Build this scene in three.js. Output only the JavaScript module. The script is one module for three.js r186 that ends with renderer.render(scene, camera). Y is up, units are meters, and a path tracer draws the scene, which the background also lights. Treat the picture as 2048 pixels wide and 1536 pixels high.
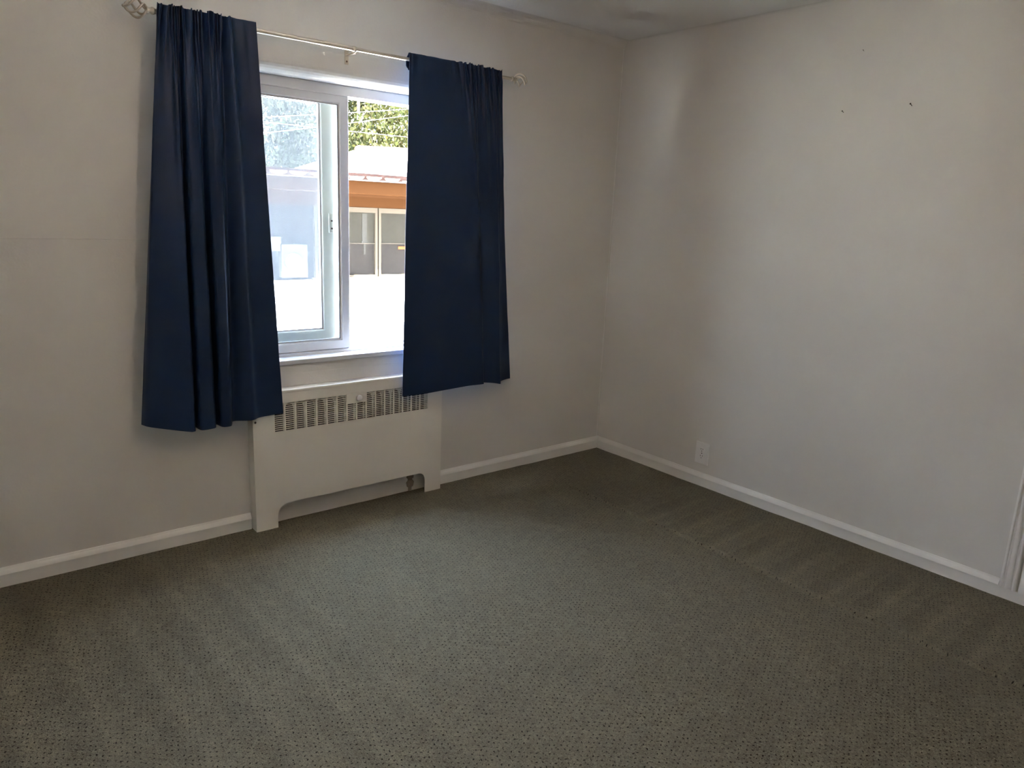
import * as THREE from 'three';
import { mergeGeometries, mergeVertices } from 'three/addons/utils/BufferGeometryUtils.js';
import { RoundedBoxGeometry } from 'three/addons/geometries/RoundedBoxGeometry.js';

// ---------------------------------------------------------------- camera, sky, sun, exposure
const scene = new THREE.Scene();
const camera = new THREE.PerspectiveCamera(55.234, 2048 / 1536, 0.05, 200);
camera.rotation.order = 'YXZ';
camera.rotation.set(-0.2286, -0.693, 0.0424);
camera.position.set(-3.3496, 1.4553, 3.1463);
scene.add(camera);

const renderer = new THREE.WebGLRenderer({ antialias: true });
renderer.toneMapping = THREE.LinearToneMapping;
renderer.toneMappingExposure = 12.2;
renderer.shadowMap.enabled = true;

const sunDir = new THREE.Vector3(0.45, 1.9, 1).normalize();
// clear, slightly hazy daytime sky: paler towards the horizon, the same all the way round
{
  const W = 256, Hh = 128, d = new Float32Array(W * Hh * 4);
  for (let y = 0; y < Hh; y++) for (let x = 0; x < W; x++) {
    const up = Math.max(0, Math.sin(((y + 0.5) / Hh - 0.5) * Math.PI)), t = Math.pow(1 - up, 2.2), k = (y * W + x) * 4;
    d[k] = 0.56 + 0.44 * t; d[k + 1] = 0.72 + 0.30 * t; d[k + 2] = 1.0 + 0.10 * t; d[k + 3] = 1;
  }
  const t = new THREE.DataTexture(d, W, Hh, THREE.RGBAFormat, THREE.FloatType);
  t.mapping = THREE.EquirectangularReflectionMapping; t.colorSpace = THREE.LinearSRGBColorSpace; t.magFilter = t.minFilter = THREE.LinearFilter; t.needsUpdate = true;
  scene.background = t; scene.backgroundIntensity = 3.7;
}

const sun = new THREE.DirectionalLight(new THREE.Color(1, 0.95, 0.87), 24);
sun.position.copy(sunDir).multiplyScalar(30).add(new THREE.Vector3(0, 0, -6));
sun.target.position.set(0, 0, -6);
sun.castShadow = true;
Object.assign(sun.shadow.camera, { left: -16, right: 16, top: 16, bottom: -16, near: 1, far: 70 });
sun.shadow.mapSize.set(2048, 2048);
scene.add(sun, sun.target);

// ---------------------------------------------------------------- helpers
function rng(seed) {
  let s = seed >>> 0;
  return () => { s = (s + 0x6d2b79f5) >>> 0; let t = Math.imul(s ^ (s >>> 15), 1 | s); t = (t + Math.imul(t ^ (t >>> 7), 61 | t)) ^ t; return ((t ^ (t >>> 14)) >>> 0) / 4294967296; };
}
const lerp = (a, b, t) => a + (b - a) * t;
const clamp = (x, a, b) => Math.min(b, Math.max(a, x));
const smooth = (a, b, x) => { const t = clamp((x - a) / (b - a), 0, 1); return t * t * (3 - 2 * t); };
const lin = (r, g, b) => new THREE.Color().setRGB(r, g, b);
function mat(r, g, b, roughness = 0.6, extra = {}) { return new THREE.MeshPhysicalMaterial({ color: lin(r, g, b), roughness, ...extra }); }
const used = {};
function numbered(name) { used[name] = (used[name] ?? -1) + 1; return used[name] ? name + '_' + String(used[name]).padStart(3, '0') : name; }
function part(name, geometry, material, parent) {
  const m = new THREE.Mesh(geometry, material); m.name = name; m.castShadow = m.receiveShadow = true; parent.add(m); return m;
}
function struct(name, geometry, material) { const m = part(numbered(name), geometry, material, scene); m.userData.kind = 'structure'; return m; }
function structGroup(name) { const g = new THREE.Group(); g.name = numbered(name); g.userData.kind = 'structure'; scene.add(g); return g; }
function thing(name, label, category, pos = [0, 0, 0], group) {
  const g = new THREE.Group(); g.name = numbered(name); g.position.set(...pos); g.userData = { label, category }; if (group) g.userData.group = group; scene.add(g); return g;
}
// box from min corner to max corner
function bx(x0, y0, z0, x1, y1, z1) { return new THREE.BoxGeometry(x1 - x0, y1 - y0, z1 - z0).translate((x0 + x1) / 2, (y0 + y1) / 2, (z0 + z1) / 2); }
function rb(x0, y0, z0, x1, y1, z1, r = 0.003, seg = 2) { return new RoundedBoxGeometry(x1 - x0, y1 - y0, z1 - z0, seg, r).translate((x0 + x1) / 2, (y0 + y1) / 2, (z0 + z1) / 2); }
const merge = (list) => mergeGeometries(list.map((g) => { const n = g.index ? g.toNonIndexed() : g; for (const k of Object.keys(n.attributes)) if (!['position', 'normal', 'uv'].includes(k)) n.deleteAttribute(k); return n; }));
function tube(points, radius, seg = 24, radial = 8, closed = false) { return new THREE.TubeGeometry(new THREE.CatmullRomCurve3(points.map((p) => new THREE.Vector3(...p)), closed), seg, radius, radial, closed); }
// tileable value noise on an n x n lattice, sampled at u, v in 0..1
function lattice(n, seed) {
  const r = rng(seed), a = new Float32Array(n * n); for (let i = 0; i < n * n; i++) a[i] = r();
  return (u, v) => {
    const x = u * n, y = v * n, xi = Math.floor(x), yi = Math.floor(y), fx = x - xi, fy = y - yi, sx = fx * fx * (3 - 2 * fx), sy = fy * fy * (3 - 2 * fy);
    const at = (i, j) => a[(((j % n) + n) % n) * n + (((i % n) + n) % n)];
    return lerp(lerp(at(xi, yi), at(xi + 1, yi), sx), lerp(at(xi, yi + 1), at(xi + 1, yi + 1), sx), sy);
  };
}
function dataTexture(n, fn, srgb, repeat) {
  const d = new Uint8Array(n * n * 4);
  for (let j = 0; j < n; j++) for (let i = 0; i < n; i++) {
    const c = fn((i + 0.5) / n, (j + 0.5) / n, i, j), k = (j * n + i) * 4;
    for (let q = 0; q < 3; q++) d[k + q] = clamp(Math.round((typeof c === 'number' ? c : c[q]) * 255), 0, 255);
    d[k + 3] = 255;
  }
  const t = new THREE.DataTexture(d, n, n); t.wrapS = t.wrapT = THREE.RepeatWrapping; t.magFilter = THREE.LinearFilter; t.minFilter = THREE.LinearMipmapLinearFilter; t.generateMipmaps = true;
  if (srgb) t.colorSpace = THREE.SRGBColorSpace;
  t.repeat.set(repeat, repeat); t.needsUpdate = true; return t;
}
// uv in metres from the dominant axis of each face
function metricUV(g) {
  const n = g.index ? g.toNonIndexed() : g, p = n.attributes.position, m = n.attributes.normal, uv = new Float32Array(p.count * 2);
  for (let i = 0; i < p.count; i++) {
    const ax = Math.abs(m.getX(i)), ay = Math.abs(m.getY(i)), az = Math.abs(m.getZ(i));
    const [u, v] = az >= ax && az >= ay ? [p.getX(i), p.getY(i)] : ax >= ay ? [p.getZ(i), p.getY(i)] : [p.getX(i), p.getZ(i)];
    uv[i * 2] = u; uv[i * 2 + 1] = v;
  }
  n.setAttribute('uv', new THREE.BufferAttribute(uv, 2)); return n;
}

// ---------------------------------------------------------------- textures and materials
const peelA = lattice(110, 11), peelB = lattice(24, 12), peelC = lattice(6, 13);
const peelTex = dataTexture(512, (u, v) => 0.5 * peelA(u, v) + 0.35 * peelB(u, v) + 0.15 * peelC(u, v), false, 1.6);
const wallMat = new THREE.MeshPhysicalMaterial({ color: lin(0.75, 0.73, 0.685), roughness: 0.62, bumpMap: peelTex, bumpScale: 0.0004 });
const ceilMat = new THREE.MeshPhysicalMaterial({ color: lin(0.87, 0.855, 0.82), roughness: 0.85, bumpMap: peelTex, bumpScale: 0.0008 });
const trimMat = mat(0.88, 0.865, 0.83, 0.4);
const vinylMat = mat(0.80, 0.80, 0.80, 0.35);
const coverMat = new THREE.MeshPhysicalMaterial({ color: lin(0.86, 0.835, 0.77), roughness: 0.42, bumpMap: peelTex, bumpScale: 0.0003 });
const ironMat = mat(0.05, 0.048, 0.045, 0.6);  // iron darkened so the radiator reads as shade in the grille slots
const rodMat = mat(0.62, 0.55, 0.45, 0.33, { metalness: 0.85 });
const plateMat = mat(0.86, 0.85, 0.83, 0.3);
const darkMat = mat(0.02, 0.018, 0.016, 0.6);

// carpet: cut pile with dark pin dots, one tile is 1 m
const CT = 2048, pile = lattice(420, 21), pileB = lattice(900, 22), tuft = lattice(60, 23), patch = lattice(7, 24);
const dotMap = new Float32Array(CT * CT);
{
  const r = rng(77), N = 58, step = CT / N;
  const dot = (cx, cy, a, ra, rb2, strength) => {
    const ca = Math.cos(a), sa = Math.sin(a);
    for (let y = -12; y <= 12; y++) for (let x = -12; x <= 12; x++) {
      const p = (x * ca + y * sa) / ra, q = (-x * sa + y * ca) / rb2, w = strength * clamp(1.7 - 1.7 * Math.sqrt(p * p + q * q), 0, 1);
      const k = ((Math.round(cy) + y + CT) % CT) * CT + ((Math.round(cx) + x + CT) % CT);
      dotMap[k] = Math.max(dotMap[k], w);
    }
  };
  for (let j = 0; j < N; j++) for (let i = 0; i < N; i++) {
    const cx = (i + (j % 2 ? 0.5 : 0) + (r() - 0.5) * 0.36) * step, cy = (j + (r() - 0.5) * 0.36) * step, s = r();
    dot(cx, cy, r() * Math.PI, lerp(5.5, 10.5, r()), lerp(3.6, 6, r()), s < 0.62 ? lerp(0.75, 1, r()) : lerp(0.15, 0.6, r()));
    if (r() < 0.45) dot(cx + (r() - 0.5) * 26, cy + (r() - 0.5) * 26, r() * Math.PI, lerp(4, 8, r()), lerp(2.6, 4, r()), lerp(0.3, 0.8, r()));
  }
}
const carpetTex = dataTexture(CT, (u, v, i, j) => {
  const d = dotMap[j * CT + i], f = 0.83 + 0.22 * pile(u, v) + 0.16 * (pileB(u, v) - 0.5) + 0.08 * (tuft(u, v) - 0.5) + 0.03 * (patch(u, v) - 0.5);
  const s = f * (1 - 0.80 * d);
  return [0.462 * s, 0.434 * s, 0.362 * s];
}, true, 1);
const carpetBump = dataTexture(1024, (u, v) => {
  const d = dotMap[Math.floor(v * CT) * CT + Math.floor(u * CT)];
  return clamp(0.55 * pile(u, v) + 0.3 * pileB(u, v) + 0.15 * tuft(u, v), 0, 1) * (1 - 0.85 * d);
}, false, 1);
const carpetMat = new THREE.MeshPhysicalMaterial({ map: carpetTex, bumpMap: carpetBump, bumpScale: 0.0025, roughness: 0.96, vertexColors: true, sheen: 0.25, sheenRoughness: 0.7, sheenColor: lin(0.6, 0.58, 0.52) });
carpetMat.specularIntensity = 0.2;

// ---------------------------------------------------------------- room shell
const H = 2.44, XL = -4.15, ZF = 3.95;
function rectPath(x0, y0, x1, y1, path) { path.moveTo(x0, y0); path.lineTo(x1, y0); path.lineTo(x1, y1); path.lineTo(x0, y1); path.lineTo(x0, y0); return path; }
const WX0 = -2.30, WX1 = -1.17, WY0 = 0.745, WY1 = 1.983;   // window opening
const NX0 = -2.19, NX1 = -1.31, NY1 = 0.58;                // radiator recess
{
  const T = 0.24, B = 0.045, s = rectPath(XL - 0.2, -0.1, 0.2, H + 0.15, new THREE.Shape());
  // opening with a soft plaster edge towards the room
  s.holes.push(rectPath(WX0, WY0, WX1, WY1, new THREE.Path()));
  s.holes.push(rectPath(NX0, -0.05, NX1, NY1, new THREE.Path()));
  const g = new THREE.ExtrudeGeometry(s, { depth: T - 2 * B, bevelEnabled: true, bevelThickness: B, bevelSize: B, bevelOffset: -B, bevelSegments: 6, curveSegments: 6 });
  g.translate(0, 0, -T + B);
  const w = struct('wall_back', metricUV(g), wallMat);
  // the back of the recess that the radiator stands in
  part('recess_panel', metricUV(bx(NX0 - 0.05, -0.08, -0.2, NX1 + 0.05, NY1 + 0.06, -0.115)), wallMat, w);
  part('sill_apron', metricUV(bx(WX0 - 0.06, 0.69, -0.06, WX1 + 0.06, 0.7455, -0.0004)), wallMat, w);
  // ridge of paint along the wall left of the window, and the bead of filler in the corner
  const r = rng(5), pts = []; for (let i = 0; i <= 40; i++) pts.push([lerp(XL, -2.5, i / 40), 1.297 + (r() - 0.5) * 0.0012, -0.0004]);
  part('paint_ridge', tube(pts, 0.0018, 120, 6), wallMat, w);
  const q = []; for (let i = 0; i <= 40; i++) q.push([-0.008 + (r() - 0.5) * 0.0015, lerp(0.07, H - 0.04, i / 40), -0.0006]);
  part('caulk_bead', tube(q, 0.0026, 120, 6), trimMat, w);
}
{
  const g = metricUV(bx(0, -0.1, -0.24, 0.18, H + 0.15, ZF + 0.18));
  struct('wall_right', g, wallMat);
  struct('wall_left', metricUV(bx(XL - 0.18, -0.1, -0.24, XL, H + 0.15, ZF + 0.18)), wallMat);
  struct('wall_front', metricUV(bx(XL - 0.18, -0.1, ZF, 0.18, H + 0.15, ZF + 0.18)), wallMat);
  struct('ceiling', metricUV(bx(XL - 0.3, H, -0.4, 0.3, H + 0.22, ZF + 0.3)), ceilMat);
}
// soft plaster cove where walls meet the ceiling
function coveGeo(len, r) {
  const s = new THREE.Shape(); s.moveTo(0, 0); s.lineTo(0, -r);
  for (let i = 1; i <= 8; i++) { const a = (i / 8) * Math.PI / 2; s.lineTo(r - r * Math.cos(a), -r + r * Math.sin(a)); }
  s.lineTo(0, 0);
  return new THREE.ExtrudeGeometry(s, { depth: len, bevelEnabled: false });
}
struct('trim_1', metricUV(coveGeo(-XL, 0.045).rotateY(-Math.PI / 2).translate(0, H, 0)), wallMat);
struct('trim_2', metricUV(coveGeo(ZF, 0.02).scale(-1, 1, 1).translate(0, H, 0)), wallMat);
scene.getObjectByName('trim_2').geometry.attributes.position.array && (() => { const g = scene.getObjectByName('trim_2').geometry, p = g.attributes.position; for (let i = 0; i < p.count; i += 3) { for (const a of [p, g.attributes.normal]) { const t = [a.getX(i + 1), a.getY(i + 1), a.getZ(i + 1)]; a.setXYZ(i + 1, a.getX(i + 2), a.getY(i + 2), a.getZ(i + 2)); a.setXYZ(i + 2, ...t); } } g.computeVertexNormals(); })();

// carpeted floor: a height field with a seam and the lanes a vacuum cleaner left in the pile
{
  const xs = [], zs = [], SE = -0.645;
  for (let i = 0; i <= 210; i++) xs.push(lerp(XL, 0, i / 210));
  for (const d of [-0.014, -0.008, -0.004, 0, 0.004, 0.008, 0.014, 0.02, 0.028]) xs.push(SE + d);
  xs.sort((a, b) => a - b);
  for (let j = 0; j <= 420; j++) zs.push(lerp(-0.125, ZF, j / 420));
  const n1 = lattice(31, 31), n2 = lattice(90, 32), n3 = lattice(9, 33), r = rng(34);
  const pos = [], col = [], uv = [], idx = [];
  const lane = (t) => { const f = t - Math.floor(t); return Math.exp(-((f - 0.5) ** 2) / 0.012) * 0.6 + (f - 0.5) * 0.5; };
  for (const z of zs) for (const x of xs) {
    const wob = (n2(0.3, z / 4.3) - 0.5) * 0.004, dx = x - SE - wob, on = smooth(0.35, 0.6, z) * (1 - smooth(2.6, 2.9, z));
    let y = 0.0022 * (n1(x / 4.3, z / 4.3) - 0.5) + 0.0012 * (n2(x / 4.3, z / 4.3) - 0.5);
    y += on * (-0.012 * Math.exp(-((dx + 0.003) ** 2) / 0.00003) + 0.006 * Math.exp(-((dx - 0.012) ** 2) / 0.00015));
    let k = 1 + 0.10 * (n3(x / 4.3, z / 4.3) - 0.5) + 0.03 * (n1(x / 4.3, z / 4.3) - 0.5);
    const w1 = smooth(-0.65, -0.63, x) * (1 - smooth(-0.35, -0.05, x)) * smooth(0.7, 0.95, z) * (1 - smooth(2.9, 3.2, z));
    k += 0.36 * w1 * lane((z - 0.99 + 0.05 * (x + 0.645)) / 0.182 + 0.5 + 0.12 * (n3(0.2, z / 4.3) - 0.5));
    const w2 = (1 - smooth(-2.5, -2.1, x)) * smooth(0.1, 0.3, z) * (1 - smooth(1.6, 2.6, z));
    k += 0.24 * w2 * lane((x + 2.89 - 0.03 * z) / 0.19 + 0.5 + 0.25 * (n3(x / 4.3, 0.7) - 0.5));
    pos.push(x, y, z); col.push(k, k, k); uv.push(x * 0.766 + 0.643 * z, z * 0.766 - 0.643 * x);
  }
  const nx = xs.length;
  for (let j = 0; j < zs.length - 1; j++) for (let i = 0; i < nx - 1; i++) { const a = j * nx + i; idx.push(a, a + nx, a + 1, a + 1, a + nx, a + nx + 1); }
  const g = new THREE.BufferGeometry(); g.setAttribute('position', new THREE.Float32BufferAttribute(pos, 3)); g.setAttribute('color', new THREE.Float32BufferAttribute(col, 3)); g.setAttribute('uv', new THREE.Float32BufferAttribute(uv, 2)); g.setIndex(idx); g.computeVertexNormals();
  const f = struct('floor', g, carpetMat);
  part('floor_slab', bx(XL - 0.15, -0.3, -0.22, 0.15, -0.012, ZF + 0.15), mat(0.3, 0.25, 0.2, 0.9), f);
}
// baseboards
function baseProfile() { const s = new THREE.Shape(); s.moveTo(0, -0.01); s.lineTo(0.012, -0.01); s.lineTo(0.012, 0.0455); s.lineTo(0.0165, 0.0475); s.lineTo(0.017, 0.052); s.quadraticCurveTo(0.013, 0.062, 0.007, 0.069); s.lineTo(0.004, 0.076); s.lineTo(0, 0.076); s.lineTo(0, -0.01); return s; }
function baseGeo(len) { return new THREE.ExtrudeGeometry(baseProfile(), { depth: len, bevelEnabled: false }); }
// along the window wall the profile stands out along +z
struct('baseboard_back', baseGeo(-2.256 - XL).rotateY(-Math.PI / 2).translate(-2.256, 0, 0), trimMat);
struct('baseboard_back', baseGeo(1.246).rotateY(-Math.PI / 2).translate(0, 0, 0), trimMat);
{
  const plain = new THREE.Shape(); plain.moveTo(0, -0.01); plain.lineTo(0.012, -0.01); plain.lineTo(0.012, 0.045); plain.lineTo(0.011, 0.0475); plain.lineTo(0, 0.0475); plain.lineTo(0, -0.01);
  const a = baseGeo(2.312).rotateY(Math.PI).translate(0, 0, 2.312), b = new THREE.ExtrudeGeometry(plain, { depth: ZF - 2.312, bevelEnabled: false }).rotateY(Math.PI).translate(0, 0, ZF);
  struct('baseboard_right', merge([a, b]), trimMat);
}
// moulded upright trim at the right edge, standing on the plain baseboard
{
  const s = new THREE.Shape(); // x = distance out of the wall, y = along the wall
  s.moveTo(0, 0); s.lineTo(0.012, 0.0005); s.lineTo(0.013, 0.008); s.lineTo(0.011, 0.0095); s.lineTo(0.004, 0.0105); s.lineTo(0.004, 0.0165);
  for (let i = 0; i <= 8; i++) { const a = (i / 8) * Math.PI; s.lineTo(0.006 + 0.013 * Math.sin(a), 0.0175 + 0.022 * (1 - Math.cos(a)) / 2); }
  s.lineTo(0.005, 0.041); s.lineTo(0.005, 0.0445);
  for (let i = 0; i <= 8; i++) { const a = (i / 8) * Math.PI; s.lineTo(0.007 + 0.016 * Math.sin(a), 0.0455 + 0.018 * (1 - Math.cos(a)) / 2); }
  s.lineTo(0.003, 0.0645); s.lineTo(0.003, 0.069); s.lineTo(0.016, 0.07); s.lineTo(0.018, 0.12); s.lineTo(0, 0.125); s.lineTo(0, 0);
  const g = new THREE.ExtrudeGeometry(s, { depth: 2.03, bevelEnabled: false });
  // out -> -x, along -> +z, depth -> +y
  const p = g.attributes.position; for (let i = 0; i < p.count; i++) { const o = p.getX(i), a = p.getY(i), d = p.getZ(i); p.setXYZ(i, -o, 0.0475 + d, 2.313 + a); }
  g.computeVertexNormals(); struct('trim_3', g, trimMat);
}

// ---------------------------------------------------------------- window
{
  const win = structGroup('window_1');
  const zf = -0.075;
  const fr = merge([
    rb(WX0, WY1 - 0.045, -0.165, WX1, WY1, zf, 0.003), rb(WX0, WY0 + 0.02, -0.165, WX1, WY0 + 0.036, zf + 0.004, 0.003),
    rb(WX0, WY0 + 0.02, -0.165, WX0 + 0.032, WY1, zf, 0.003), rb(WX1 - 0.032, WY0 + 0.02, -0.165, WX1, WY1, zf, 0.003),
    bx(WX0, WY0 + 0.036, -0.108, WX1, WY0 + 0.05, -0.104), bx(WX0, WY0 + 0.036, -0.158, WX1, WY0 + 0.05, -0.152),
  ]);
  part('frame', fr, vinylMat, win);
  function sash(name, x0, x1, y0, y1, z0, z1, w, mtl) {
    const s = part(name, merge([rb(x0, y0, z0, x0 + w, y1, z1), rb(x1 - w, y0, z0, x1, y1, z1), rb(x0 + w - 0.004, y0, z0, x1 - w + 0.004, y0 + w, z1), rb(x0 + w - 0.004, y1 - 0.034, z0, x1 - w + 0.004, y1, z1)]), mtl, win);
    const b = 0.008, zb0 = z0 + 0.004, zb1 = z1 - 0.006, X0 = x0 + w, X1 = x1 - w, Y0 = y0 + w, Y1 = y1 - 0.034;
    part('glazing_bead', merge([bx(X0, Y0, zb0, X0 + b, Y1, zb1), bx(X1 - b, Y0, zb0, X1, Y1, zb1), bx(X0 + b, Y0, zb0, X1 - b, Y0 + b, zb1), bx(X0 + b, Y1 - b, zb0, X1 - b, Y1, zb1)]), vinylMat, s);
    const e = 0.0022, zg0 = zb1 - 0.004, zg1 = zb1 + 0.0006, gx0 = X0 + b, gx1 = X1 - b, gy0 = Y0 + b, gy1 = Y1 - b;
    part('gasket', merge([bx(gx0 - e, gy0, zg0, gx0, gy1, zg1), bx(gx1, gy0, zg0, gx1 + e, gy1, zg1), bx(gx0 - e, gy0 - e, zg0, gx1 + e, gy0, zg1), bx(gx0 - e, gy1, zg0, gx1 + e, gy1 + e, zg1)]), gasketMat, s);
    const gz = (z0 + z1) / 2;
    part('pane', new THREE.PlaneGeometry(X1 - X0 - 2 * b + 0.004, Y1 - Y0 - 2 * b + 0.004).translate((X0 + X1) / 2, (Y0 + Y1) / 2, gz), glass, s);
    return s;
  }
  const glass = new THREE.MeshPhysicalMaterial({ color: lin(0.95, 0.98, 0.98), roughness: 0.02, transmission: 1, thickness: 0, ior: 1.5 });
  const gasketMat = mat(0.12, 0.12, 0.125, 0.7);
  const greenVinyl = mat(0.62, 0.68, 0.66, 0.4);
  sash('sash', WX0 + 0.03, -1.709, WY0 + 0.038, WY1 - 0.044, -0.101, -0.078, 0.042, vinylMat);
  const s2 = sash('sash', WX0 + 0.03, -1.735, WY0 + 0.038, WY1 - 0.044, -0.146, -0.116, 0.09, greenVinyl);
  s2.name = 'sash_001';
  const la = part('latch', rb(-1.796, 1.33, -0.117, -1.776, 1.42, -0.108, 0.003), greenVinyl, s2);
  for (const y of [1.35, 1.385]) part('screw', new THREE.CylinderGeometry(0.0045, 0.0045, 0.003, 12).rotateX(Math.PI / 2).translate(-1.783, y, -0.107), darkMat, s2);
  // insect screen outside the left half, its weave too fine to resolve
  const scr = new THREE.MeshPhysicalMaterial({ color: lin(0.06, 0.068, 0.078), roughness: 1, transmission: 0.6, thickness: 0, opacity: 0.4, transparent: true, side: THREE.DoubleSide });
  part('insect_screen', bx(WX0 + 0.03, WY0 + 0.04, -0.172, -1.735, WY1 - 0.04, -0.1715), scr, win);
  // sill board
  const sg = merge([rb(WX0 - 0.012, WY0, -0.1, WX1 + 0.012, WY0 + 0.0225, 0.012, 0.004, 3)]);
  part('window_sill', sg, mat(0.72, 0.72, 0.73, 0.22), win);
}

// ---------------------------------------------------------------- radiator and its cover
{
  const cov = thing('radiator_cover', 'cream metal radiator cover with a slotted grille set below the window', 'radiator cover', [-1.755, 0, 0]);
  const X0 = -0.496, X1 = 0.496, Y1 = 0.645, ZC = 0.062;
  const s = new THREE.Shape(), r = 0.062, lx0 = X0 + 0.1, lx1 = X1 - 0.098, ay = 0.112;
  s.moveTo(X0, -0.006); s.lineTo(lx0, -0.006); s.lineTo(lx0, ay - r); s.quadraticCurveTo(lx0, ay, lx0 + r, ay); s.lineTo(lx1 - r * 0.7, ay); s.quadraticCurveTo(lx1, ay, lx1, ay - r * 0.8); s.lineTo(lx1, -0.006); s.lineTo(X1, -0.006); s.lineTo(X1, Y1 - 0.012); s.lineTo(X0, Y1 - 0.012); s.lineTo(X0, -0.006);
  const gx0 = -2.152 + 1.755, pitch = 0.0508, sw = 0.043, gy0 = 0.4585, rp = 0.0094, sh = 0.0058;
  for (let c = 0; c < 16; c++) for (let k = 0; k < 14; k++) {
    if ((c === 7 || c === 8) && k > 8) continue;
    const x = gx0 + c * pitch, y = gy0 + k * rp; s.holes.push(rectPath(x, y, x + sw, y + sh, new THREE.Path()));
  }
  const g = new THREE.ExtrudeGeometry(s, { depth: 0.003, bevelEnabled: false, curveSegments: 10 }).translate(0, 0, ZC - 0.003);
  part('front_panel', metricUV(g), coverMat, cov);
  part('top_panel', rb(X0, Y1 - 0.014, 0, X1, Y1, ZC + 0.001, 0.004, 3), coverMat, cov);
  for (const [a, b] of [[X0, X0 + 0.003], [X1 - 0.003, X1]]) part('side_panel', bx(a, -0.006, 0, b, Y1 - 0.01, ZC - 0.0005), coverMat, cov);
  const px0 = -1.803 + 1.755, pl = part('damper_plate', rb(px0, 0.548, ZC, px0 + 0.098, 0.592, ZC + 0.0025, 0.001), coverMat, cov);
  part('knob', new THREE.LatheGeometry([[0, 0.022], [0.011, 0.021], [0.0155, 0.016], [0.0155, 0.011], [0.008, 0.007], [0.007, 0]].map((p) => new THREE.Vector2(...p)), 24).rotateX(Math.PI / 2).translate(0.012, 0.567, ZC + 0.002), trimMat, pl);
  part('screw', new THREE.SphereGeometry(0.005, 12, 8).scale(1, 1, 0.5).translate(X0 + 0.012, 0.515, ZC), ironMat, cov);
}
{
  // cast iron radiator in the recess, darkened and widened to put shade behind the slots
  const rad = thing('radiator', 'cast iron radiator with pipe behind the slotted cream cover, coloured dark to shade the slots', 'radiator', [-1.755, 0, -0.035]);
  for (let i = 0; i < 17; i++) {
    const x = -0.405 + i * 0.0505, secs = [];
    for (const z of [-0.03, 0.03]) secs.push(new THREE.CapsuleGeometry(0.021, 0.36, 4, 10).translate(x, 0.36, z));
    for (const y of [0.17, 0.55]) secs.push(new THREE.CapsuleGeometry(0.02, 0.05, 4, 10).rotateX(Math.PI / 2).translate(x, y, 0));
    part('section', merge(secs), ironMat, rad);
  }
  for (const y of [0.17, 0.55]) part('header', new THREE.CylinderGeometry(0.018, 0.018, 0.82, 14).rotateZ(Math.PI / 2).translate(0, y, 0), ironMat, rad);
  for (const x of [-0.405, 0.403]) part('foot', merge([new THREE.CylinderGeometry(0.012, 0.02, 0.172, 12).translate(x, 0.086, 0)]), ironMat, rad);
  const vb = mat(0.3, 0.25, 0.2, 0.5);
  part('valve', new THREE.LatheGeometry([[0.0, -0.002], [0.012, -0.002], [0.012, 0.02], [0.02, 0.028], [0.024, 0.05], [0.015, 0.06], [0.015, 0.07], [0.022, 0.075], [0.022, 0.09], [0.012, 0.1], [0.012, 0.17], [0, 0.17]].map((p) => new THREE.Vector2(...p)), 20).translate(0.345, 0, 0.03), vb, rad);
  part('pipe', tube([[0.345, 0.165, 0.03], [0.34, 0.172, 0.02], [0.325, 0.172, 0.0], [0.31, 0.17, 0]], 0.011, 20, 10), ironMat, rad);
}

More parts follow.
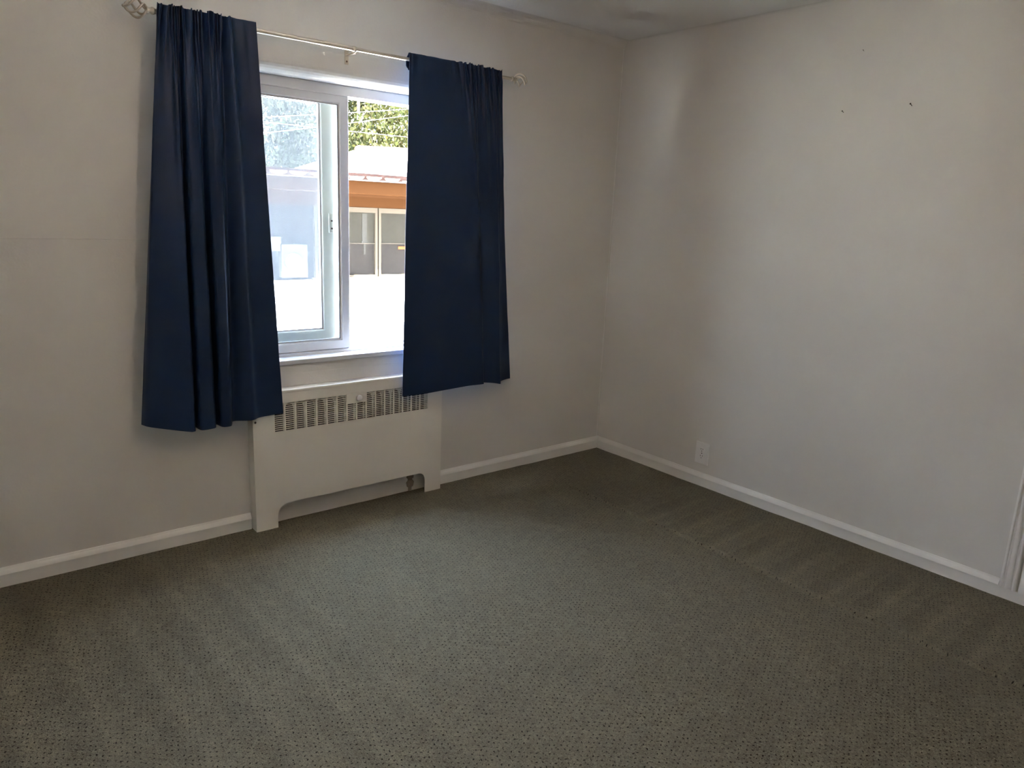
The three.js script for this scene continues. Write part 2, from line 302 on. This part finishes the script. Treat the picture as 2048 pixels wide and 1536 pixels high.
// ---------------------------------------------------------------- curtain rod
const RY = 2.11, RZ = 0.08;
{
  const rod = thing('curtain_rod', 'brushed nickel curtain rod with twisted cage finials above the window', 'curtain rod', [-1.735, RY, RZ]);
  part('pole', new THREE.CylinderGeometry(0.0092, 0.0092, 0.80, 20).rotateZ(Math.PI / 2).translate(-0.42, 0, 0), rodMat, rod);
  part('inner_pole', new THREE.CylinderGeometry(0.0078, 0.0078, 0.88, 20).rotateZ(Math.PI / 2).translate(0.41, 0, 0), rodMat, rod);
  part('joint_ring', new THREE.LatheGeometry([[0.0075, -0.009], [0.0112, -0.008], [0.0118, 0], [0.0112, 0.008], [0.0075, 0.009]].map((p) => new THREE.Vector2(...p)), 20).rotateZ(Math.PI / 2).translate(-0.025, 0, 0), rodMat, rod);
  const L = 0.07, R = 0.027;
  for (const sgn of [-1, 1]) {
    const x0 = sgn < 0 ? -0.82 : 0.845, f = part('finial', (
      new THREE.LatheGeometry([[0.0, -0.004], [0.0105, -0.004], [0.0125, 0.0], [0.0125, 0.006], [0.009, 0.01], [0.009, 0.018], [0.013, 0.021], [0.012, 0.026], [0, 0.028]].map((p) => new THREE.Vector2(...p)), 20).rotateZ(-sgn * Math.PI / 2).translate(x0, 0, 0)), rodMat, rod);
    part('tip', new THREE.SphereGeometry(0.006, 14, 10).scale(1.3, 1, 1).translate(x0 + sgn * (0.026 + L), 0, 0), rodMat, f);
    for (let k = 0; k < 4; k++) {
      const pts = []; for (let i = 0; i <= 14; i++) { const t = i / 14, a = (k / 4) * Math.PI * 2 + t * Math.PI * 0.9 + 0.5, rr = 0.004 + R * Math.pow(Math.sin(Math.PI * Math.pow(t, 0.8)), 0.8); pts.push([x0 + sgn * (0.024 + L * t), rr * Math.cos(a), rr * Math.sin(a)]); }
      part('wire', tube(pts, 0.004, 40, 8), rodMat, f);
    }
  }
  // brackets: the middle one shows under the rod
  for (const bxx of [-0.02, -0.77, 0.735]) {
    const b = part('bracket', merge([rb(bxx - 0.009, -0.052, -RZ - 0.0005, bxx + 0.009, 0.012, -RZ + 0.0035, 0.001), rb(bxx - 0.006, -0.018, -RZ + 0.001, bxx + 0.006, -0.0125, 0.002, 0.001),
      tube([[bxx, -0.0155, -0.012], [bxx, -0.0135, 0], [bxx, -0.008, 0.011], [bxx, 0.002, 0.0125]], 0.0028, 14, 8)]), rodMat, rod);
    part('screw', new THREE.SphereGeometry(0.0042, 12, 8).scale(1, 1, 0.6).translate(bxx, -0.04, -RZ + 0.004), mat(0.12, 0.06, 0.04, 0.5), b);
  }
}

// ---------------------------------------------------------------- curtains
const weave = dataTexture(512, (u, v, i, j) => { const a = Math.sin(i * Math.PI / 4) * 0.5 + 0.5, b = Math.sin(j * Math.PI / 2) * 0.5 + 0.5; return 0.5 * ((i >> 3) + (j >> 2) & 1 ? a : b) + 0.5 * peelA(u, v); }, false, 4);
const clothMat = new THREE.MeshPhysicalMaterial({ color: lin(0.0090, 0.0255, 0.070), roughness: 0.38, specularIntensity: 0.6, bumpMap: weave, bumpScale: 0.0003, sheen: 0.4, sheenRoughness: 0.5, sheenColor: lin(0.06, 0.13, 0.28), side: THREE.DoubleSide });
function sheetGeo(P, nu, nv, t) {
  const pos = [], uv = [], idx = [], pts = [];
  for (let j = 0; j <= nv; j++) for (let i = 0; i <= nu; i++) { const p = P(i / nu, j / nv); pts.push(new THREE.Vector3(...p)); }
  const at = (i, j) => pts[clamp(j, 0, nv) * (nu + 1) + clamp(i, 0, nu)], n = new THREE.Vector3(), a = new THREE.Vector3(), b = new THREE.Vector3();
  const norms = pts.map((_, k) => { const i = k % (nu + 1), j = (k - i) / (nu + 1); a.subVectors(at(i + 1, j), at(i - 1, j)); b.subVectors(at(i, j + 1), at(i, j - 1)); return n.crossVectors(b, a).normalize().clone(); });
  for (const s of [0, 1]) pts.forEach((p, k) => { const q = p.clone().addScaledVector(norms[k], s ? -t : 0); pos.push(q.x, q.y, q.z); uv.push(p.x * 1.0 + p.z, p.y); });
  const N = pts.length, w = nu + 1;
  const quad = (p, q, r, s) => idx.push(p, q, r, p, r, s);
  for (let j = 0; j < nv; j++) for (let i = 0; i < nu; i++) { const k = j * w + i; quad(k, k + w, k + w + 1, k + 1); quad(N + k, N + k + 1, N + k + w + 1, N + k + w); }
  for (let i = 0; i < nu; i++) { quad(i, i + 1, N + i + 1, N + i); const k = nv * w + i; quad(k + 1, k, N + k, N + k + 1); }
  for (let j = 0; j < nv; j++) { const k = j * w; quad(k, N + k, N + k + w, k + w); const m = k + nu; quad(m, m + w, N + m + w, N + m); }
  const g = new THREE.BufferGeometry(); g.setAttribute('position', new THREE.Float32BufferAttribute(pos, 3)); g.setAttribute('uv', new THREE.Float32BufferAttribute(uv, 2)); g.setIndex(idx); g.computeVertexNormals(); return g;
}
function cr(a, t) { // Catmull-Rom through rows of numbers
  const n = a.length - 1, f = clamp(t, 0, 1) * n, i = Math.min(n - 1, Math.floor(f)), u = f - i, p = (k) => a[clamp(k, 0, n)];
  return p(i).map((_, c) => { const p0 = p(i - 1)[c], p1 = p(i)[c], p2 = p(i + 1)[c], p3 = p(i + 2)[c]; return 0.5 * (2 * p1 + (p2 - p0) * u + (2 * p0 - 5 * p1 + 4 * p2 - p3) * u * u + (3 * p1 - p0 - 3 * p2 + p3) * u * u * u); });
}
function makeCurtain(label, keys, gather, hem, bow, seed) {
  // keys: rows of x at the rod, z at the rod, x at the hem, z at the hem
  const xa = keys[0][0], org = [keys.reduce((s, k) => s + k[0], 0) / keys.length, 0.53, 0.09];
  const c = thing('curtain', label, 'curtain', org, 'navy curtains on the nickel rod');
  const n1 = lattice(64, seed), n2 = lattice(16, seed + 1), TOP = 2.136;
  const P = (u, v) => {
    const [x0, z0, x1, z1] = cr(keys, u), yb = hem(u), top = TOP + 0.016 * (n1(u, 0.13) - 0.5) * gather(u);
    const y = lerp(top, yb, v), d = (TOP - y), e = Math.pow(v, 0.72), edge = Math.min(1, Math.min(u, 1 - u) / 0.06);
    const ex = lerp(v, e, smooth(0, 1, edge));
    let x = lerp(x0, x1, ex), z = lerp(z0, z1, smooth(0, 0.75, v) * 0.8 + 0.2 * v);
    const g = gather(u), fade = Math.exp(-Math.max(0, d - 0.05) / 0.075);
    const pinch = Math.exp(-((d - 0.026) ** 2) / 0.0004);          // drawn in over the rod
    const ph = u * 2 * Math.PI * 19 + 3.5 * n2(u, 0.4) + 2.2 * n2(u * 2 % 1, 0.8);
    z += g * fade * 0.0105 * Math.sin(ph) * (1 - 0.25 * pinch) + g * 0.0065 * Math.sin(ph * 0.41 + 1) * Math.exp(-Math.max(0, d - 0.03) / 0.4) * smooth(0.02, 0.1, d);
    x += g * fade * 0.0025 * Math.cos(ph * 1.3);
    z = Math.max(z, 0.0955 * (d < 0.06 ? 1 : 0) + (d < 0.06 ? 0 : -1));
    z += 0.006 * (n2(u, v * 0.9) - 0.5) * smooth(0.1, 0.3, v) + bow(u, v);
    return [x - org[0], y - org[1], z - org[2]];
  };
  part('panel', sheetGeo(P, 320, 150, 0.0022), clothMat, c);
  // the rod pocket's back layer behind the pole
  const Q = (u, v) => { const [x0] = cr(keys, u), g = gather(u), ph = u * 2 * Math.PI * 19 + 3.5 * n2(u, 0.4); const y = lerp(TOP + 0.001, 2.065, v); const zz = lerp(0.088, 0.066, smooth(0, 0.35, v)) + (v > 0.7 ? 0.02 * smooth(0.7, 1, v) : 0); return [x0 - org[0] + 0.0006, y - org[1], zz - 0.002 + g * 0.002 * Math.sin(ph) * smooth(0, 0.2, v) - org[2]]; };
  part('rod_pocket', sheetGeo(Q, 120, 10, 0.0015), clothMat, c);
  return c;
}
{
  const T = (px) => lerp(-2.542, -2.188, (px - 316) / 195), B = (px) => lerp(-2.697, -2.12, (px - 284) / 284);
  const k = [[316, .094, 284, .078], [321, .106, 296, .108], [334, .104, 335, .122], [341, .101, 366, .126], [346, .098, 379, .118], [349, .096, 382, .056], [353, .098, 385, .058], [358, .106, 389, .122], [372, .108, 406, .13], [382, .100, 419, .118], [388, .096, 423, .06], [393, .098, 426, .084], [399, .106, 430, .126], [412, .112, 441, .137], [424, .109, 448, .132], [433, .098, 453, .11], [440, .096, 463, .072], [452, .116, 494, .108], [462, .098, 516, .084], [485, .096, 545, .08], [511, .097, 568, .084]].map(([a, b, c, d]) => [T(a), b, B(c), d]);
  const hem = (u) => { const x = cr(k, u)[2]; return x < -2.52 ? lerp(0.58, 0.534, clamp((x + 2.697) / 0.177, 0, 1)) : lerp(0.534, 0.546, clamp((x + 2.52) / 0.4, 0, 1)); };
  makeCurtain('navy curtain with deep pleats hanging left of the window', k, (u) => 0.12 + 0.88 * (1 - smooth(0.80, 0.88, u)), hem, () => 0, 101);
}
{
  const T = (px) => lerp(-1.493, -0.973, (px - 818) / 182), B = (px) => lerp(-1.513, -0.802, (px - 805) / 222);
  const k = [[818, .096, 805, .09], [840, .098, 832, .100], [872, .099, 878, .097], [902, .101, 922, .103], [920, .102, 946, .112], [932, .102, 956.5, .113], [939, .098, 958.5, .092], [950, .102, 966, .089], [964, .1, 984, .097], [977, .102, 996, .1], [984, .097, 998.5, .08], [992, .096, 1008, .068], [1000, .094, 1027, .06]].map(([a, b, c, d]) => [T(a), b, B(c), d]);
  const hem = (u) => lerp(0.548, 0.556, u) + 0.012 * smooth(0.55, 0.78, u) * (1 - smooth(0.78, 1, u)) * -1 + 0.01 * smooth(0.1, 0.3, u) * (1 - smooth(0.5, 0.8, u));
  const bow = (u, v) => 0.0035 * Math.sin(v * 9 + u * 4) * smooth(0.25, 0.6, v) * smooth(0.55, 0.7, u) * (1 - smooth(0.8, 0.9, u));
  makeCurtain('navy curtain hanging almost flat right of the window', k, (u) => 0.1 + 0.9 * smooth(0.22, 0.36, u), hem, bow, 202);
}

// ---------------------------------------------------------------- outlet and nails on the right wall
{
  const o = thing('wall_outlet', 'white duplex power outlet low on the right wall above the baseboard', 'outlet', [0, 0.188, 0.8105]);
  part('plate', rb(-0.006, -0.062, -0.0435, 0.002, 0.062, 0.0435, 0.0035, 3), plateMat, o);
  for (const y of [0.0195, -0.0195]) {
    const r = part('receptacle', new THREE.CylinderGeometry(0.0165, 0.0165, 0.003, 28).rotateZ(Math.PI / 2).scale(1, 0.86, 1).translate(-0.0068, y, 0), plateMat, o);
    part('slot', merge([bx(-0.0087, y + 0.001, -0.0075, -0.008, y + 0.0095, -0.0052), bx(-0.0087, y + 0.002, 0.0052, -0.008, y + 0.0095, 0.0075), new THREE.CylinderGeometry(0.0024, 0.0024, 0.0008, 14).rotateZ(Math.PI / 2).translate(-0.0084, y - 0.0065, 0)]), darkMat, r);
  }
  part('screw', new THREE.CylinderGeometry(0.003, 0.003, 0.0015, 14).rotateZ(Math.PI / 2).translate(-0.0065, 0, 0), ironMat, o);
}
for (const [y, z, s, l] of [[1.958, 1.366, 0.8, 'small dark nail in the right wall, nearer the room corner'], [1.964, 1.661, 0.95, 'small dark nail in the right wall, farther from the room corner'], [2.208, 1.421, 0.5, 'tiny nail head high on the right wall above the other nails']]) {
  const n = thing('nail', l, 'nail', [0, y, z], 'nails left in the right wall');
  part('shank', new THREE.CylinderGeometry(0.0016 * s, 0.0016 * s, 0.02 * s, 10).rotateZ(Math.PI / 2 - 0.35).translate(-0.008 * s, 0.002 * s, 0), mat(0.06, 0.045, 0.035, 0.5, { metalness: 0.5 }), n);
  part('head', new THREE.CylinderGeometry(0.0036 * s, 0.0036 * s, 0.0014, 14).rotateZ(Math.PI / 2 - 0.35).translate(-0.0175 * s, 0.0055 * s, 0), mat(0.06, 0.045, 0.035, 0.5, { metalness: 0.5 }), n);
}

// ---------------------------------------------------------------- ceiling lamp in the middle of the room (out of view; its warm light and the curtain shadows are seen)
{
  const lamp = thing('ceiling_lamp', 'ceiling lamp with a frosted glass globe on a short stem', 'lamp', [-2.1, H, 1.9]);
  part('canopy', new THREE.CylinderGeometry(0.07, 0.075, 0.03, 36).translate(0, -0.015, 0), rodMat, lamp);
  part('stem', new THREE.CylinderGeometry(0.009, 0.009, 0.17, 16).translate(0, -0.115, 0), rodMat, lamp);
  const globe = new THREE.MeshPhysicalMaterial({ color: lin(0.85, 0.82, 0.75), roughness: 0.5, emissive: lin(1, 0.68, 0.40), emissiveIntensity: 0.35 });
  part('glass_globe', new THREE.SphereGeometry(0.075, 36, 24).translate(0, -0.26, 0), globe, lamp);
  const l = new THREE.PointLight(new THREE.Color(1, 0.68, 0.40), 0.054, 0, 2);
  l.position.set(0, -0.26, 0); l.castShadow = true; l.shadow.radius = 3; lamp.add(l);
}

// ---------------------------------------------------------------- outdoors: ground, neighbouring house, house behind, trees, wires
struct('ground', bx(-30, -0.9, -45, 35, -0.65, -0.24), mat(0.54, 0.52, 0.48, 0.9));
const stucco = new THREE.MeshPhysicalMaterial({ color: lin(0.011, 0.011, 0.0125), roughness: 0.95, specularIntensity: 0, bumpMap: peelTex, bumpScale: 0.003 });  // white wall in near-black: the shade under the eave is in its colour
const brown = mat(0.0235, 0.0108, 0.0048, 0.9, { specularIntensity: 0 }), brownTrim = mat(0.0198, 0.0088, 0.0036, 0.9, { specularIntensity: 0 }), gutterMat = mat(0.0150, 0.0098, 0.0088, 0.9, { specularIntensity: 0 }), cream = mat(0.032, 0.0275, 0.021, 0.8, { specularIntensity: 0 }), tileMat = mat(0.17, 0.078, 0.056, 0.9, { specularIntensity: 0.2 });
{
  const h = thing('neighbour_house', 'white stucco house, wall coloured dark for its shade, with brown eave and gutter across the yard', 'house', [0, -0.65, -4.5]);
  const G = (x0, y0, z0, x1, y1, z1) => bx(x0, y0 + 0.65, z0, x1, y1 + 0.65, z1);
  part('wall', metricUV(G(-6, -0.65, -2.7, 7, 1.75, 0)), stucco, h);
  part('apron_board', G(-6, 0.44, 0, 7, 0.655, 0.018), mat(0.86, 0.85, 0.83, 0.6), h);
  const boardGeo = new RoundedBoxGeometry(0.124, 1.07, 0.014, 1, 0.003), white = mat(0.86, 0.85, 0.83, 0.6);
  for (let i = 0; i < 76; i++) part('board', boardGeo, white, h).position.set(-4.06 + i * 0.13, 0.545, 0.006);
  part('frieze_board', G(-6, 1.447, 0, 7, 1.56, 0.03), brownTrim, h);
  part('frieze_moulding', G(-6, 1.56, 0, 7, 1.59, 0.05), brown, h);
  part('soffit', G(-6, 1.59, 0, 7, 1.61, 0.45), brown, h);
  part('fascia', rb(-6, 1.588 + 0.65, 0.43, 7, 1.73 + 0.65, 0.46, 0.004), brownTrim, h);
  { const s = new THREE.Shape(); s.moveTo(0, 0); s.lineTo(0.07, 0.004); s.quadraticCurveTo(0.095, 0.03, 0.1, 0.06); s.lineTo(0.105, 0.075); s.lineTo(0.097, 0.075); s.lineTo(0.09, 0.06); s.lineTo(0.01, 0.06); s.lineTo(0, 0.075); s.lineTo(0, 0);
    part('gutter', new THREE.ExtrudeGeometry(s, { depth: 13, bevelEnabled: false }).rotateY(-Math.PI / 2).translate(7, 1.716 + 0.65, 0.462), gutterMat, h); }
  { const s = new THREE.Shape(); s.moveTo(0.5, 1.785); s.lineTo(0.5, 1.765); s.lineTo(-2.9, 1.918); s.lineTo(-2.9, 1.955); s.lineTo(0.5, 1.785);
    part('roof', new THREE.ExtrudeGeometry(s, { depth: 13, bevelEnabled: false }).rotateY(-Math.PI / 2).translate(7, 0.65, 0), tileMat, h); }
  const r = rng(9), tg = new THREE.CylinderGeometry(0.085, 0.1, 0.42, 10, 1, false, -Math.PI / 2, Math.PI).rotateX(Math.PI / 2);
  const tms = [tileMat, mat(0.56, 0.27, 0.19, 0.8), mat(0.42, 0.18, 0.12, 0.85)];
  for (let i = 0; i < 62; i++) { const t = part('roof_tile', tg, tms[Math.floor(r() * 3)], h); t.position.set(-5.9 + i * 0.208 + (r() - 0.5) * 0.02, 1.772 + 0.65 + (r() - 0.5) * 0.006, 0.36 + (r() - 0.5) * 0.05); t.rotation.set(0.05, (r() - 0.5) * 0.06, 0); t.scale.y = 0.42; }
  // a run of casement windows under the eave
  const paneGlass = new THREE.MeshPhysicalMaterial({ color: lin(0.9, 0.92, 0.9), roughness: 0.03, specularIntensity: 0.05, transmission: 1, thickness: 0, ior: 1.5 });
  const shade = mat(0.0118, 0.0106, 0.0081, 0.9, { specularIntensity: 0 }), lowerShade = mat(0.0092, 0.0078, 0.0070, 0.9, { specularIntensity: 0 });
  for (let k = 0; k < 3; k++) {
    const x0 = 0.115 + k * 0.78, x1 = x0 + 0.765, y0 = 0.675, y1 = 1.447;
    const w = part('window', merge([G(x0, y0, -0.01, x0 + 0.03, y1, 0.035), G(x1 - 0.03, y0, -0.01, x1, y1, 0.035), G(x0 + 0.03, y1 - 0.055, -0.01, x1 - 0.03, y1, 0.035), G(x0 + 0.03, y0, -0.01, x1 - 0.03, y0 + 0.022, 0.03)]), cream, h);
    part('muntin', G(x0 + 0.03, 1.046, 0.016, x1 - 0.03, 1.054, 0.024), cream, w);
    part('pane', new THREE.PlaneGeometry(x1 - x0 - 0.06, y1 - y0 - 0.077).translate((x0 + x1) / 2, 0.65 + (y0 + y1 - 0.033) / 2, 0.02), paneGlass, w);
    part('roller_shade', G(x0 + 0.03, 1.05, 0.002, x1 - 0.03, y1 - 0.055, 0.006), shade, w);
    part('lower_shade', G(x0 + 0.03, y0 + 0.022, 0.001, x1 - 0.03, 1.05, 0.004), lowerShade, w);
    if (k === 0) part('painted_reflection', merge([G(x0 + 0.58, 1.06, 0.007, x0 + 0.64, 1.38, 0.012), G(x0 + 0.57, 1.05, 0.007, x0 + 0.66, 1.075, 0.013), G(x0 + 0.60, 0.93, 0.007, x0 + 0.625, 1.05, 0.01)]), mat(0.02, 0.019, 0.017, 0.9, { specularIntensity: 0 }), w);  // pale reflection in the glass, painted as flat strips behind the pane
    if (k === 1) part('orange_tag', G(x0 + 0.26, 0.985, 0.021, x0 + 0.36, 1.02, 0.024), mat(0.05, 0.017, 0.004, 0.8, { specularIntensity: 0.2 }), w);
  }
  part('window_ledge', rb(0.08, 0.65 + 0.645, 0, 2.5, 0.65 + 0.675, 0.05, 0.004), cream, h);
}
{
  const m = thing('electric_meter', 'round glass electric meter on a grey box on the neighbouring house', 'electric meter', [-0.145, 0.89, -4.5]);
  part('box', rb(-0.14, -0.20, 0, 0.15, 0.15, 0.09, 0.008), mat(0.02, 0.021, 0.022, 0.8), m);
  part('rim', new THREE.TorusGeometry(0.082, 0.012, 10, 36).translate(-0.01, -0.03, 0.095), mat(0.07, 0.07, 0.07, 0.6), m);
  part('dial', new THREE.CylinderGeometry(0.078, 0.08, 0.03, 36).rotateX(Math.PI / 2).translate(-0.01, -0.03, 0.1), mat(0.06, 0.055, 0.045, 0.7), m);
  part('glass_cover', new THREE.SphereGeometry(0.079, 28, 10, 0, Math.PI * 2, 0, Math.PI / 2).scale(1, 0.6, 1).rotateX(Math.PI / 2).translate(-0.01, -0.03, 0.113), new THREE.MeshPhysicalMaterial({ color: lin(0.95, 0.97, 0.97), roughness: 0.03, transmission: 1, thickness: 0 }), m);
  const b = thing('junction_box', 'small pale junction box left of the electric meter', 'junction box', [-0.335, 1.04, -4.5]);
  part('box', rb(-0.055, -0.07, 0, 0.055, 0.07, 0.06, 0.006), mat(0.026, 0.026, 0.026, 0.8), b);
  part('lid', rb(-0.06, -0.075, 0.055, 0.06, 0.075, 0.066, 0.003), mat(0.028, 0.028, 0.028, 0.8), b);
}
{
  const h = thing('tiled_house', 'low house with sunlit terracotta hip roof behind the white house', 'house', [6.6, -0.65, -10.9]);
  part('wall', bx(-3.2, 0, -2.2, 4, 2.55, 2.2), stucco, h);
  // hip roof: eave rectangle and a ridge
  const e = 2.5, ry = 3.22, A = [-3.9, e, 2.9], Bq = [4.6, e, 2.9], C = [4.6, e, -2.9], D = [-3.9, e, -2.9], R1 = [-2.7, ry, 0.2], R2 = [3.4, ry + 0.25, 0.2];
  const tri = (list) => { const g = new THREE.BufferGeometry(); g.setAttribute('position', new THREE.Float32BufferAttribute(list.flat(), 3)); g.setAttribute('uv', new THREE.Float32BufferAttribute(list.flatMap((p) => [p[0], p[1] + p[2]]), 2)); g.computeVertexNormals(); return g; };
  part('roof', tri([A, Bq, R2, A, R2, R1, Bq, C, R2, C, D, R1, C, R1, R2, D, A, R1, A, D, C, A, C, Bq]), mat(0.42, 0.30, 0.25, 0.9, { specularIntensity: 0.2 }), h);
  for (const [p, q] of [[R1, R2], [A, R1], [Bq, R2]]) part('ridge_cap', tube([p, p.map((v, i) => (v + q[i]) / 2), q], 0.07, 8, 8), tileMat, h);
}
// trees: each has its own trunk, branches and leaves
{
  const leaf = new THREE.BufferGeometry();
  leaf.setAttribute('position', new THREE.Float32BufferAttribute([0, 0, 0, 0.32, 0.5, 0.07, 0, 0.55, 0, -0.32, 0.5, 0.07, 0, 1.1, -0.05], 3)); leaf.setIndex([0, 1, 2, 0, 2, 3, 2, 1, 4, 3, 2, 4]); leaf.computeVertexNormals();
  const bark = mat(0.16, 0.12, 0.09, 0.9);
  function tree(label, x, z, h, R, n, hue, seed) {
    const t = thing('tree', label, 'tree', [x, -0.65, z], 'trees beyond the roofs'), r = rng(seed), th = h * 0.42;
    part('trunk', new THREE.CylinderGeometry(0.13, 0.26, th, 12).translate(0, th / 2, 0), bark, t);
    const clumps = [];
    for (let i = 0; i < 46; i++) { const a = r() * Math.PI * 2, e = Math.acos(1 - 2 * r()), q = 0.45 + 0.5 * r(); clumps.push([R * q * Math.sin(e) * Math.cos(a), h * 0.56 + h * 0.44 * q * Math.cos(e), R * q * Math.sin(e) * Math.sin(a), R * lerp(0.2, 0.36, r())]); }
    for (let i = 0; i < 9; i++) { const c = clumps[i * 4]; part('branch', tube([[0, th * 0.85, 0], [c[0] * 0.4, lerp(th, c[1], 0.5), c[2] * 0.4], [c[0], c[1], c[2]]], 0.05, 10, 6), bark, t); }
    const m = new THREE.InstancedMesh(leaf, new THREE.MeshPhysicalMaterial({ color: 0xffffff, roughness: 0.9, specularIntensity: 0.15, transmission: 0.4, thickness: 0, side: THREE.DoubleSide }), n);
    m.name = 'foliage'; m.userData.kind = 'stuff'; m.castShadow = m.receiveShadow = true;
    const M = new THREE.Matrix4(), q = new THREE.Quaternion(), E = new THREE.Euler(), col = new THREE.Color();
    for (let i = 0; i < n; i++) {
      const c = clumps[Math.floor(r() * clumps.length)], a = r() * Math.PI * 2, e = Math.acos(1 - 2 * r()), d = c[3] * Math.pow(r(), 0.4);
      E.set((r() - 0.5) * 2.4, r() * 6.28, (r() - 0.5) * 2.4); q.setFromEuler(E);
      const s = lerp(0.09, 0.17, r());
      M.compose(new THREE.Vector3(c[0] + d * Math.sin(e) * Math.cos(a), c[1] + d * 0.8 * Math.cos(e), c[2] + d * Math.sin(e) * Math.sin(a)), q, new THREE.Vector3(s, s, s));
      m.setMatrixAt(i, M); const k = lerp(0.7, 1.3, r()), y = r(); m.setColorAt(i, col.setRGB(hue[0] * k * lerp(0.9, 1.25, y), hue[1] * k, hue[2] * k));
    }
    t.add(m);
  }
  tree('dense green tree filling the left window pane above the eave', 3.2, -15.5, 8.2, 3.0, 19890, [0.0153, 0.0235, 0.0082], 301);
  tree('yellow-green tree seen through the open right half of the window', 7.2, -17, 8.6, 2.7, 18360, [0.0217, 0.0269, 0.0072], 302);
  tree('leafy tree just right of the yellow-green one, behind the right curtain', 11.2, -17.5, 9, 3.2, 13770, [0.0187, 0.0269, 0.0082], 303);
  tree('tree farthest left, behind the left curtain', -1.6, -16.5, 8, 3.0, 12240, [0.0147, 0.0229, 0.0082], 304);
  tree('tall olive tree behind the yellow-green tree', 8.0, -23, 11.5, 4.0, 18360, [0.0187, 0.0248, 0.0106], 305);
  tree('tall dark tree behind the dense green tree', 3.4, -22.5, 11, 3.6, 15300, [0.0147, 0.0206, 0.0106], 306);
}
{
  const dark = mat(0.02, 0.018, 0.018, 0.7), pale = mat(0.10, 0.098, 0.095, 0.6);
  function wire(label, a, b, sag, rad, m) { const mid = a.map((v, i) => (v + b[i]) / 2); mid[1] -= sag; const w = thing('utility_wire', label, 'wire', a); part('cable', tube([[0, 0, 0], mid.map((v, i) => v - a[i]), b.map((v, i) => v - a[i])], rad, 30, 6), m, w); }
  wire('thin dark wire running level just above the brown gutter', [-6, 1.70, -3.6], [7, 1.79, -3.9], 0.03, 0.006, dark);
  wire('thin dark wire slanting up to the right across the sunlit tiled roof', [2.3, 1.935, -7.1], [8, 3.0, -7.6], 0.05, 0.006, dark);
  wire('pale wire slanting up across the yellow-green tree, upper of two', [-2, 2.4, -11], [9, 4.2, -12.5], 0.05, 0.0055, pale);
  wire('pale wire slanting up across the yellow-green tree, lower of two', [-2, 1.9, -10.5], [9, 4.2, -12], 0.05, 0.0055, pale);
  wire('pale level wire crossing the tree foliage at mid height', [-4, 3.05, -12], [12, 3.2, -12.8], 0.06, 0.0055, pale);
}

renderer.render(scene, camera);
